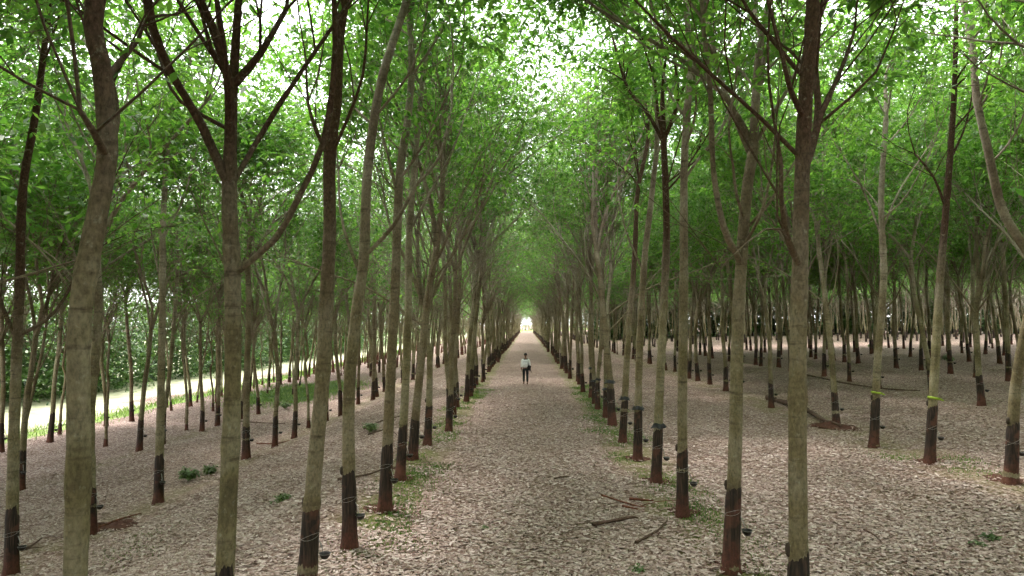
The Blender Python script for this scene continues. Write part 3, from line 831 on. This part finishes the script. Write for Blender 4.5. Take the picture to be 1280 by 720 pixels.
# fallen leaves, scattered loose on the floor
def litter(name, n, y0, y1, xr, size, label, pw=1.0, mn=None):
    rng = np.random.default_rng(n); u = rng.random(n)
    y = (y0 ** (1 - pw) + u * (y1 ** (1 - pw) - y0 ** (1 - pw))) ** (1 / (1 - pw)) if pw != 1 else y0 * (y1 / y0) ** u
    x = rng.uniform(-1, 1, n) * (xr * y + 1.2)
    if mn: k = x > mn; x, y = x[k], y[k]
    # thin out where moss shows along the rows
    prob = np.ones(len(x))
    for c in (-2.8, 2.9, 9.9, -9.5): 
        m = np.abs(x - c) < .9
        prob[m] *= np.where(np.sin(y[m] * 1.3 + c) + np.sin(y[m] * .47 + 2 * c) + np.sin((x[m] + y[m]) * 2.1) > .0, .16, .85)
    prob *= np.clip(.75 + .4 * np.sin(x * 1.7 + np.sin(y * .8) * 2) * np.sin(y * .9 + x), .3, 1)
    k = rng.random(len(x)) < prob; x, y = x[k], y[k]; n = len(x)
    th = rng.random(n) * 6.28; pit = rng.normal(0, .13, n); rol = rng.normal(0, .22, n)
    d = np.stack([np.cos(th) * np.cos(pit), np.sin(th) * np.cos(pit), np.sin(pit)], -1)
    s = np.stack([-np.sin(th) * np.cos(rol), np.cos(th) * np.cos(rol), np.sin(rol)], -1)
    ln = size * rng.uniform(.35, 1.45, (n, 1)); wd = ln * rng.uniform(.32, .55, (n, 1)) * .5
    c = np.stack([x, y, gz(x, y) + .012 + rng.random(n) * .022], -1)
    up = np.array((0, 0, 1.)) * ln * rng.uniform(-.05, .16, (n, 1))
    V = np.stack([c - d * ln / 2 + up, c + s * wd, c + d * ln / 2 + up, c - s * wd], 1).reshape(-1, 3)
    V[:, 2] = np.maximum(V[:, 2], gz(V[:, 0], V[:, 1]) + .007)
    mb = MB(); mb.add(V, np.arange(n * 4).reshape(-1, 4))
    o = link(name, mb.mesh(name, M_LITTER, False)); tag(o, label, 'leaf litter', None, 'stuff'); return o
litter('fallen_leaves', 540000, 6.0, 46, .80, .088, 'pale brown dry leaves carpeting the path and the floor between the trees', 1.35, -26)

# grass and moss tufts along the rows
def grass(name, centers, per, label, hgt=.07, spread=.35, m=M_GRASS):
    rng = np.random.default_rng(len(centers) + 3); mb = MB()
    C = np.repeat(np.array(centers, float), per, 0); n = len(C)
    x = C[:, 0] + rng.normal(0, spread, n); y = C[:, 1] + rng.normal(0, spread * 1.4, n)
    b = np.stack([x, y, gz(x, y)], -1); th = rng.random(n) * 6.28
    d = np.stack([np.cos(th) * .6, np.sin(th) * .6, np.ones(n)], -1) * hgt * rng.uniform(.4, 1.3, (n, 1))
    s = np.stack([-np.sin(th), np.cos(th), np.zeros(n)], -1) * .006 * (1 + y[:, None] * .05)
    V = np.stack([b - s, b + s, b + d * .6 + s * .8, b + d * (1, 1, .95)], 1).reshape(-1, 3)
    mb.add(V, np.arange(n * 4).reshape(-1, 4))
    o = link(name, mb.mesh(name, m, False)); tag(o, label, 'grass', None, 'stuff'); return o
rg = np.random.default_rng(21)
cs = []
for c in (-2.6, 3.1):
    y = 6.8
    while y < 40:
        if rg.random() < .6: cs.append((c + rg.normal(0, .35), y))
        y += rg.uniform(.3, .9)
cs += [(-2.55, 11.3), (-2.4, 12), (-2.2, 15.4), (-2.3, 16.6), (3.3, 10.2), (3.6, 11), (3.2, 13.4), (9.9, 15.5), (9.2, 17.5), (10.3, 16.6), (-7.6, 13.5), (-7.2, 12.4)]
grass('grass_tufts', cs, 260, 'low mossy green growth in patches along the feet of the tree rows', .05, .28)
cs2 = [(rg.normal(-17.5, 2.), rg.uniform(44, 60)) for _ in range(130)]
grass('clearing_grass', cs2, 90, 'bright green grass growing in the clearing between trees on the left', .2, .8)
cs3 = [(-24.6 + rg.normal(0, .5), y) for y in np.arange(10, 150, .5)]
grass('verge_grass', cs3, 35, 'strip of bright grass along the edge of the open field', .35, .6)

# ------------------------------------------------------------------ fallen branches
def on_ground(px, py):
    """where the sight line through a photo pixel meets the ground"""
    d = RM @ Vector(((px - 640) / F, (360 - py) / F, -1)); t = 1.
    o = Vector((0, 0, CAM_H))
    for _ in range(4000):
        p = o + d * t
        if p.z <= float(gz(p.x, p.y)): break
        t += .02
    return np.array(p)
def stick(pix, r, label, m=M_DEAD, twigs=1, lift=.8, name='fallen_branch'):
    r *= .95
    rng = np.random.default_rng(int(pix[0][0])); mb = MB()
    P = [on_ground(*q) for q in pix]
    c0 = P[0].copy()
    Q = []
    for i, p in enumerate(P):
        q = p + rng.normal(0, .02, 3) * (1, 1, 0); q[2] = float(gz(q[0], q[1])) + r * lift + .03
        Q.append(q - c0)
    tube(mb, Q, np.linspace(r, r * .45, len(Q)), 8, .12, .13, rng, True, .2)
    for k in range(twigs):
        i = rng.integers(0, len(Q) - 1); a = Q[i] + (Q[i + 1] - Q[i]) * rng.random()
        d = norm(Q[i + 1] - Q[i]); s = np.array((-d[1], d[0], .25)) * rng.choice([-1, 1])
        ln = rng.uniform(.25, .6)
        tube(mb, [a, a + (d + s) * ln * .5, a + (d * 1.3 + s * .8) * ln], [r * .4, r * .3, r * .15], 5, .1, .1, rng)
    o = link(name, mb.mesh(name, m), None, c0); tag(o, label, 'branch', 'dead branches lying on the ground'); return o
stick([(752, 622), (790, 634), (806, 637)], .022, 'thin reddish stick on the leaves, farthest of the cluster right of the path', M_DEADRED)
stick([(786, 627), (817, 629)], .03, 'short straight reddish stick lying close left of the third right trunk', M_DEADRED, 0)
stick([(778, 636), (797, 640)], .028, 'stubby muddy stick just below the two thin sticks right of the path', M_DEADRED, 0)
stick([(740, 659), (768, 655), (792, 650), (798, 651)], .034, 'lumpy dark dead branch lying crosswise by the right edge of the path', M_DEAD, 0)
stick([(796, 683), (818, 668), (835, 655)], .026, 'dark branch lying aslant toward the foot of the third right trunk', M_DEAD, 0)
stick([(424, 602), (455, 597), (482, 589), (505, 590)], .03, 'long dark branch on the leaves behind the fourth and fifth left trunks', M_DEAD, 2)
stick([(455, 538), (480, 527), (500, 522)], .035, 'twiggy dead branch between the left rows, beside a clump of brushwood', M_DEAD, 3)
stick([(460, 545), (472, 541), (486, 538), (497, 545)], .03, 'crooked piece of brushwood lying between the left rows', M_DEAD, 3)
stick([(300, 528), (330, 530), (357, 531)], .04, 'thin straight branch lying behind the second row at left', M_DEAD, 1)
stick([(320, 556), (345, 556), (362, 552)], .03, 'short branch at the foot of a second row tree at left', M_DEADRED, 1)
stick([(120, 664), (150, 652), (176, 645)], .03, 'muddy reddish branch lying at the foot of the second row tree at left', M_DEADRED, 1)
stick([(30, 690), (42, 684), (52, 676)], .03, 'short dark stick right of the leftmost trunk foot', M_DEAD, 1)
stick([(960, 500), (985, 508), (1010, 517), (1030, 529), (1050, 536)], .11, 'thick dark rotting log lying between tree feet on the right', M_DEAD, 2)
stick([(1080, 665), (1092, 673), (1106, 683)], .018, 'thin curved twig alone on the pale leaves at lower right', M_DEAD, 0)
stick([(1010, 470), (1060, 481), (1110, 488), (1150, 490)], .045, 'long low branch stretching behind the ribboned trees on the right', M_DEAD, 2)
stick([(694, 601), (700, 599), (712, 598)], .02, 'small dark twig in the middle of the path', M_DEAD, 0)

# mounds of red soil at some tree feet
def mound(x, y, r, h):
    rng = np.random.default_rng(int(x * 100 + y * 10) % 9999); rings, sd = 7, 20; V = []
    for i in range(rings):
        t = i / (rings - 1)
        for k in range(sd):
            a = k * 2 * np.pi / sd; rr_ = r * t * (1 + .2 * math.sin(2 * a + x) + .12 * rng.normal() * t)
            px_, py_ = x + rr_ * math.cos(a), y + rr_ * math.sin(a)
            V.append((px_, py_, float(gz(px_, py_)) + h * (1 - t) ** 1.4 * (1 + .2 * rng.normal()) - .012 * t + .012))
    Fq = [(i * sd + k, i * sd + (k + 1) % sd, (i + 1) * sd + (k + 1) % sd, (i + 1) * sd + k) for i in range(rings - 1) for k in range(sd)]
    mb = MB(); mb.add(V, Fq); o = link('soil_mound', mb.mesh('soil_mound', M_MOUND)); o['kind'] = 'structure'; return o
for px, py, r, h in ((1040, 533, .7, .16), (118, 660, .55, .1), (147, 657, .5, .07), (856, 640, .3, .05), (480, 636, .4, .06), (915, 705, .32, .05), (437, 680, .3, .04), (1163, 576, .4, .05), (1262, 600, .4, .05), (500, 597, .4, .05), (820, 601, .35, .04), (797, 573, .35, .04)):
    p = on_ground(px, py); mound(p[0], p[1], r, h)

# ------------------------------------------------------------------ weeds
def weed(px, py, h, n, label, lf=.11):
    p = on_ground(px, py); rng = np.random.default_rng(px)
    e = empty('weed_plant', (p[0], p[1], float(gz(p[0], p[1])))); tag(e, label, 'plant', 'weeds sprouting through the leaf litter')
    sb, lb = MB(), MB(); tips = []
    for k in range(n):
        a = rng.random() * 6.28; s = rng.uniform(.3, 1.); b = np.array((math.cos(a), math.sin(a), 0)) * h * .7 * s
        t = b + (0, 0, h * rng.uniform(.5, 1)); mid = b * .4 + (0, 0, t[2] * .6)
        tube(sb, [(0, 0, -.02), mid, t], [.006, .005, .003], 4, .1); tips += [t, mid * .5 + t * .5]
    leaves(lb, np.array(tips), rng, 6, .05, lf, .55, 3, .04)
    link('stem', sb.mesh('stem', M_WEED), e); link('foliage', lb.mesh('foliage', M_WEED, False), e)
weed(235, 602, .35, 9, 'leafy green weed between the two nearest left trunks', .13)
weed(262, 592, .2, 6, 'small green weed at the foot of the thin sapling at left')
weed(606, 661, .05, 2, 'tiny green sprout alone on the lower left part of the path', .05)
weed(1240, 676, .07, 5, 'low green weed on the pale leaves at lower right', .06)
weed(1222, 682, .05, 3, 'tiny weed just left of the low green weed at lower right', .05)
weed(463, 540, .3, 7, 'sparse green weed in the brushwood between left rows', .12)
weed(356, 512, .4, 8, 'bushy green weed near the grassy clearing at left', .15)
weed(352, 628, .12, 6, 'small weed on the leaves between the second and third left trunks', .08)
weed(797, 716, .05, 3, 'small weed at the bottom edge right of the path centre', .06)
weed(1090, 436, .5, 8, 'far green weed in the shade of the right grove', .2)
weed(1185, 452, .5, 8, 'green weed deep in the right grove by a thin dark trunk', .2)

# ------------------------------------------------------------------ person
def skin_obj(name, joints, edges, m, parent, sub=2):
    me = bpy.data.meshes.new(name); me.from_pydata([j[0] for j in joints], edges, [])
    o = bpy.data.objects.new(name, me); COL.objects.link(o)
    sk = o.modifiers.new('skin', 'SKIN'); sk.use_smooth_shade = True
    for i, j in enumerate(joints):
        r = j[1]; r = (r, r) if isinstance(r, (int, float)) else r
        me.skin_vertices[0].data[i].radius = r
    me.skin_vertices[0].data[0].use_root = True
    ss = o.modifiers.new('sub', 'SUBSURF'); ss.levels = ss.render_levels = sub
    dg = bpy.context.evaluated_depsgraph_get(); dg.update()
    m2 = bpy.data.meshes.new_from_object(o.evaluated_get(dg)); o.modifiers.clear()
    o.data = m2; m2.materials.clear(); m2.materials.append(m)
    for p in m2.polygons: p.use_smooth = True
    if parent: o.parent = parent
    return o
def ellipsoid(mb, c, r, nu=16, nv=12, zr=(0, math.pi), f=None):
    V = []
    for i in range(nv + 1):
        ph = zr[0] + (zr[1] - zr[0]) * i / nv
        for k in range(nu):
            a = 2 * math.pi * k / nu
            d = [math.sin(ph) * math.cos(a), math.sin(ph) * math.sin(a), math.cos(ph)]
            k_ = f(d) if f else 1
            V.append([c[j] + r[j] * d[j] * k_ for j in range(3)])
    mb.add(V, [(i * nu + k, (i + 1) * nu + k, (i + 1) * nu + (k + 1) % nu, i * nu + (k + 1) % nu) for i in range(nv) for k in range(nu)])
pp = on_ground(657, 480.5)
man = empty('person', (pp[0], pp[1], .006)); tag(man, 'person seen from behind walking away along the path in pale shirt and dark trousers', 'person')
man.scale = (1.02, 1.02, 1.02)
# walking away (+Y); left foot forward, right foot pushing off
J = [((0, 0, .93), (.135, .10)), ((0, .01, 1.10), (.125, .09)), ((0, .02, 1.28), (.15, .10)), ((0, .02, 1.40), (.12, .08)), ((0, .025, 1.49), (.052, .055)), ((0, .035, 1.55), .055),
     ((0, .04, 1.60), (.07, .085)), ((0, .045, 1.67), (.075, .095)), ((0, .04, 1.73), (.055, .07)),
     ((-.18, .02, 1.39), .055), ((-.225, -.01, 1.13), .042), ((-.235, .07, .90), .033), ((-.232, .10, .82), (.03, .042)),
     ((.18, .02, 1.39), .055), ((.225, .0, 1.13), .042), ((.23, .02, .89), .033), ((.225, .04, .81), (.03, .042)),
     ((-.09, .02, .86), .085), ((-.10, .11, .50), .056), ((-.10, .12, .12), .038), ((-.10, .14, .05), .04), ((-.10, .25, .03), (.04, .024)),
     ((.09, -.01, .86), .085), ((.10, .0, .49), .056), ((.10, -.14, .13), .038), ((.10, -.16, .05), .04), ((.10, -.05, .03), (.04, .024))]
E = [(0, 1), (1, 2), (2, 3), (3, 4), (4, 5), (5, 6), (6, 7), (7, 8), (3, 9), (9, 10), (10, 11), (11, 12), (3, 13), (13, 14), (14, 15), (15, 16),
     (0, 17), (17, 18), (18, 19), (19, 20), (20, 21), (0, 22), (22, 23), (23, 24), (24, 25), (25, 26)]
body = skin_obj('body', J, E, M_SKIN, man)
# fingers and face in separate small meshes rooted in the body
fb = MB()
for sx, hx, hy, hz in ((-1, -.232, .10, .82), (1, .225, .04, .81)):
    for k, ln in enumerate((.07, .08, .075, .06)):
        yy = hy + .028 - k * .019
        tube(fb, [(hx, yy, hz - .01), (hx - sx * .004, yy, hz - .045 - ln * .25), (hx - sx * .015, yy - .006, hz - .05 - ln * .6), (hx - sx * .03, yy - .01, hz - .05 - ln * .9)], [.0095, .009, .008, .006], 6, .02)
    tube(fb, [(hx, hy + .03, hz + .01), (hx - sx * .015, hy + .055, hz - .02), (hx - sx * .02, hy + .06, hz - .055)], [.012, .0105, .008], 6, .02)
for sx in (-1, 1):   # ears
    ellipsoid(fb, (sx * .081, .04, 1.645), (.012, .02, .032), 8, 6)
tube(fb, [(0, .125, 1.665), (0, .145, 1.64), (0, .13, 1.625)], [.009, .016, .012], 6, .01)
bm_me = fb.mesh('body_detail', M_SKIN)
# join hands, ears and nose to the body so it stays one mesh
def join_into(o, me):
    a = o.data; V1 = np.empty(len(a.vertices) * 3); a.vertices.foreach_get('co', V1); V1 = V1.reshape(-1, 3)
    P1 = [tuple(p.vertices) for p in a.polygons]; V2 = np.array([v.co for v in me.vertices]); P2 = [tuple(i + len(V1) for i in p.vertices) for p in me.polygons]
    m2 = bpy.data.meshes.new('body'); m2.from_pydata(np.vstack([V1, V2]).tolist(), [], P1 + P2); m2.materials.append(a.materials[0])
    for p in m2.polygons: p.use_smooth = True
    o.data = m2
join_into(body, bm_me)
skin_obj('shirt', [((0, 0, .90), (.155, .118)), ((0, .01, 1.08), (.148, .11)), ((0, .02, 1.28), (.168, .118)), ((0, .02, 1.41), (.13, .09)), ((0, .022, 1.45), (.07, .068)),
                   ((-.19, .02, 1.385), .07), ((-.228, -.01, 1.13), .058), ((-.24, .055, .95), .046), ((.19, .02, 1.385), .07), ((.228, .0, 1.13), .058), ((.235, .018, .94), .046)],
         [(0, 1), (1, 2), (2, 3), (3, 4), (3, 5), (5, 6), (6, 7), (3, 8), (8, 9), (9, 10)], M_SHIRT, man)
skin_obj('trousers', [((0, 0, .93), (.145, .11)), ((-.092, .02, .84), .098), ((-.10, .11, .50), .072), ((-.10, .12, .12), .058), ((.092, -.01, .84), .098), ((.10, .0, .49), .072), ((.10, -.14, .13), .058)],
         [(0, 1), (1, 2), (2, 3), (0, 4), (4, 5), (5, 6)], M_PANTS, man)
for sx, y0, dz in ((-1, .14, 0), (1, -.16, .0)):
    skin_obj('shoe', [((sx * .10, y0 - .02, .065), (.046, .05)), ((sx * .10, y0 + .06, .048), (.05, .04)), ((sx * .10, y0 + .14, .036), (.045, .028))], [(0, 1), (1, 2)], M_SHOE, man)
hb = MB(); ellipsoid(hb, (0, .028, 1.69), (.092, .108, .10), 20, 14, (0, 2.0), lambda d: 1 + .05 * math.sin(9 * d[0] + 5 * d[2]))
link('hair', hb.mesh('hair', M_HAIR), man)
# backpack (worn) and dark bag (hanging at the right hip)
bp = empty('backpack', (pp[0] - .03, pp[1] - .17, .006)); tag(bp, 'pale grey backpack on the back of the walking person', 'backpack')
def soft_box(mb, c, h, p=.38, nu=28, nv=18):
    V = []
    for i in range(nv + 1):
        ph = math.pi * i / nv
        for k in range(nu):
            a = 2 * math.pi * k / nu
            d = np.array((math.sin(ph) * math.cos(a), math.sin(ph) * math.sin(a), math.cos(ph)))
            V.append(np.array(c) + np.sign(d) * np.abs(d) ** p * np.array(h))
    mb.add(V, [(i * nu + k, (i + 1) * nu + k, (i + 1) * nu + (k + 1) % nu, i * nu + (k + 1) % nu) for i in range(nv) for k in range(nu)])
b = MB(); soft_box(b, (0, 0, 1.20), (.155, .085, .22), .55); link('pack_body', b.mesh('pack_body', M_PACK), bp)
b = MB(); soft_box(b, (0, -.085, 1.13), (.12, .04, .11), .5); link('front_pocket', b.mesh('front_pocket', M_PACK), bp)
b = MB(); tube(b, [(-.13, -.088, 1.30), (-.07, -.10, 1.325), (.07, -.10, 1.325), (.13, -.088, 1.30)], [.006] * 4, 6, .03); link('zip', b.mesh('zip', M_PACKD), bp)
b = MB(); tube(b, [(-.03, .03, 1.41), (-.02, .03, 1.45), (.02, .03, 1.45), (.03, .03, 1.41)], [.009] * 4, 6, .02); link('carry_loop', b.mesh('carry_loop', M_PACKD), bp)
for sx in (-1, 1):
    b = MB(); tube(b, [(.03 + sx * .08, .06, 1.37), (.03 + sx * .10, .13, 1.50), (.03 + sx * .11, .26, 1.47), (.03 + sx * .14, .325, 1.3), (.03 + sx * .16, .22, 1.10), (.03 + sx * .13, .04, 1.03)], [.02] * 6, 6, .04)
    link('shoulder_strap', b.mesh('shoulder_strap', M_PACKD), bp)
bg = empty('shoulder_bag', (pp[0] + .20, pp[1] - .13, .006)); tag(bg, 'dark bag hanging at the right hip of the walking person', 'bag')
b = MB(); soft_box(b, (0, 0, .96), (.10, .07, .15), .6); link('bag_body', b.mesh('bag_body', M_BAG), bg)
b = MB(); soft_box(b, (.03, -.005, 1.02), (.085, .078, .07), .5); link('flap', b.mesh('flap', M_BAG), bg)
b = MB(); tube(b, [(-.03, .0, 1.09), (-.16, -.02, 1.3), (-.27, .07, 1.47), (-.30, .16, 1.44), (-.2, .27, 1.3), (.0, .22, 1.08), (.05, .08, 1.05)], [.012] * 7, 6, .04); link('strap', b.mesh('strap', M_BAG), bg)
b = MB(); tube(b, [(.06, .0, .92), (.10, .0, .80), (.13, .01, .70)], [.03, .024, .012], 7, .04); link('loose_tail', b.mesh('loose_tail', M_BAG), bg)

# ------------------------------------------------------------------ light
world = bpy.data.worlds.new('World'); scene.world = world; world.use_nodes = True
nt = world.node_tree; nt.nodes.clear()
wo = nt.nodes.new('ShaderNodeOutputWorld'); bgn = nt.nodes.new('ShaderNodeBackground')
sky = nt.nodes.new('ShaderNodeTexSky'); sky.sky_type = 'NISHITA'; sky.sun_disc = False
SUN_EL, SUN_AZ = R(62), R(-50)      # azimuth from +Y towards +X
sky.sun_elevation = SUN_EL; sky.sun_rotation = SUN_AZ
sky.air_density = 1.; sky.dust_density = 3.
tcw = nt.nodes.new('ShaderNodeTexCoord')
cl = ramp(nt, noise(nt, tcw.outputs['Generated'], 2.2, 5), [(.3, (9.5, 9.7, 10)), (.7, (12.5, 12.5, 12.4))])
c = mixc(nt, .86, sky.outputs[0], cl)
L(nt, c, bgn.inputs[0]); bgn.inputs[1].default_value = .12; L(nt, bgn.outputs[0], wo.inputs[0])
sd = bpy.data.lights.new('sun', 'SUN'); sd.energy = 1.5; sd.angle = R(14); sd.color = (1, .96, .9)
so = bpy.data.objects.new('sun', sd); COL.objects.link(so)
dirv = Vector((math.sin(SUN_AZ) * math.cos(SUN_EL), math.cos(SUN_AZ) * math.cos(SUN_EL), math.sin(SUN_EL)))
so.rotation_euler = dirv.to_track_quat('Z', 'Y').to_euler(); so.location = (-20, 20, 60)

vs = scene.view_settings
scene.display_settings.display_device = 'sRGB'
vs.view_transform = 'Standard'; vs.look = 'None'; vs.gamma = 1; vs.use_curve_mapping = False
vs.exposure = 2.42
cy = scene.cycles
cy.use_denoising = True
cy.use_adaptive_sampling = True; cy.adaptive_threshold = .03
cy.max_bounces = 8; cy.diffuse_bounces = 6; cy.glossy_bounces = 2; cy.transmission_bounces = 4; cy.transparent_max_bounces = 4
cy.caustics_reflective = False; cy.caustics_refractive = False
cy.sample_clamp_indirect = 6
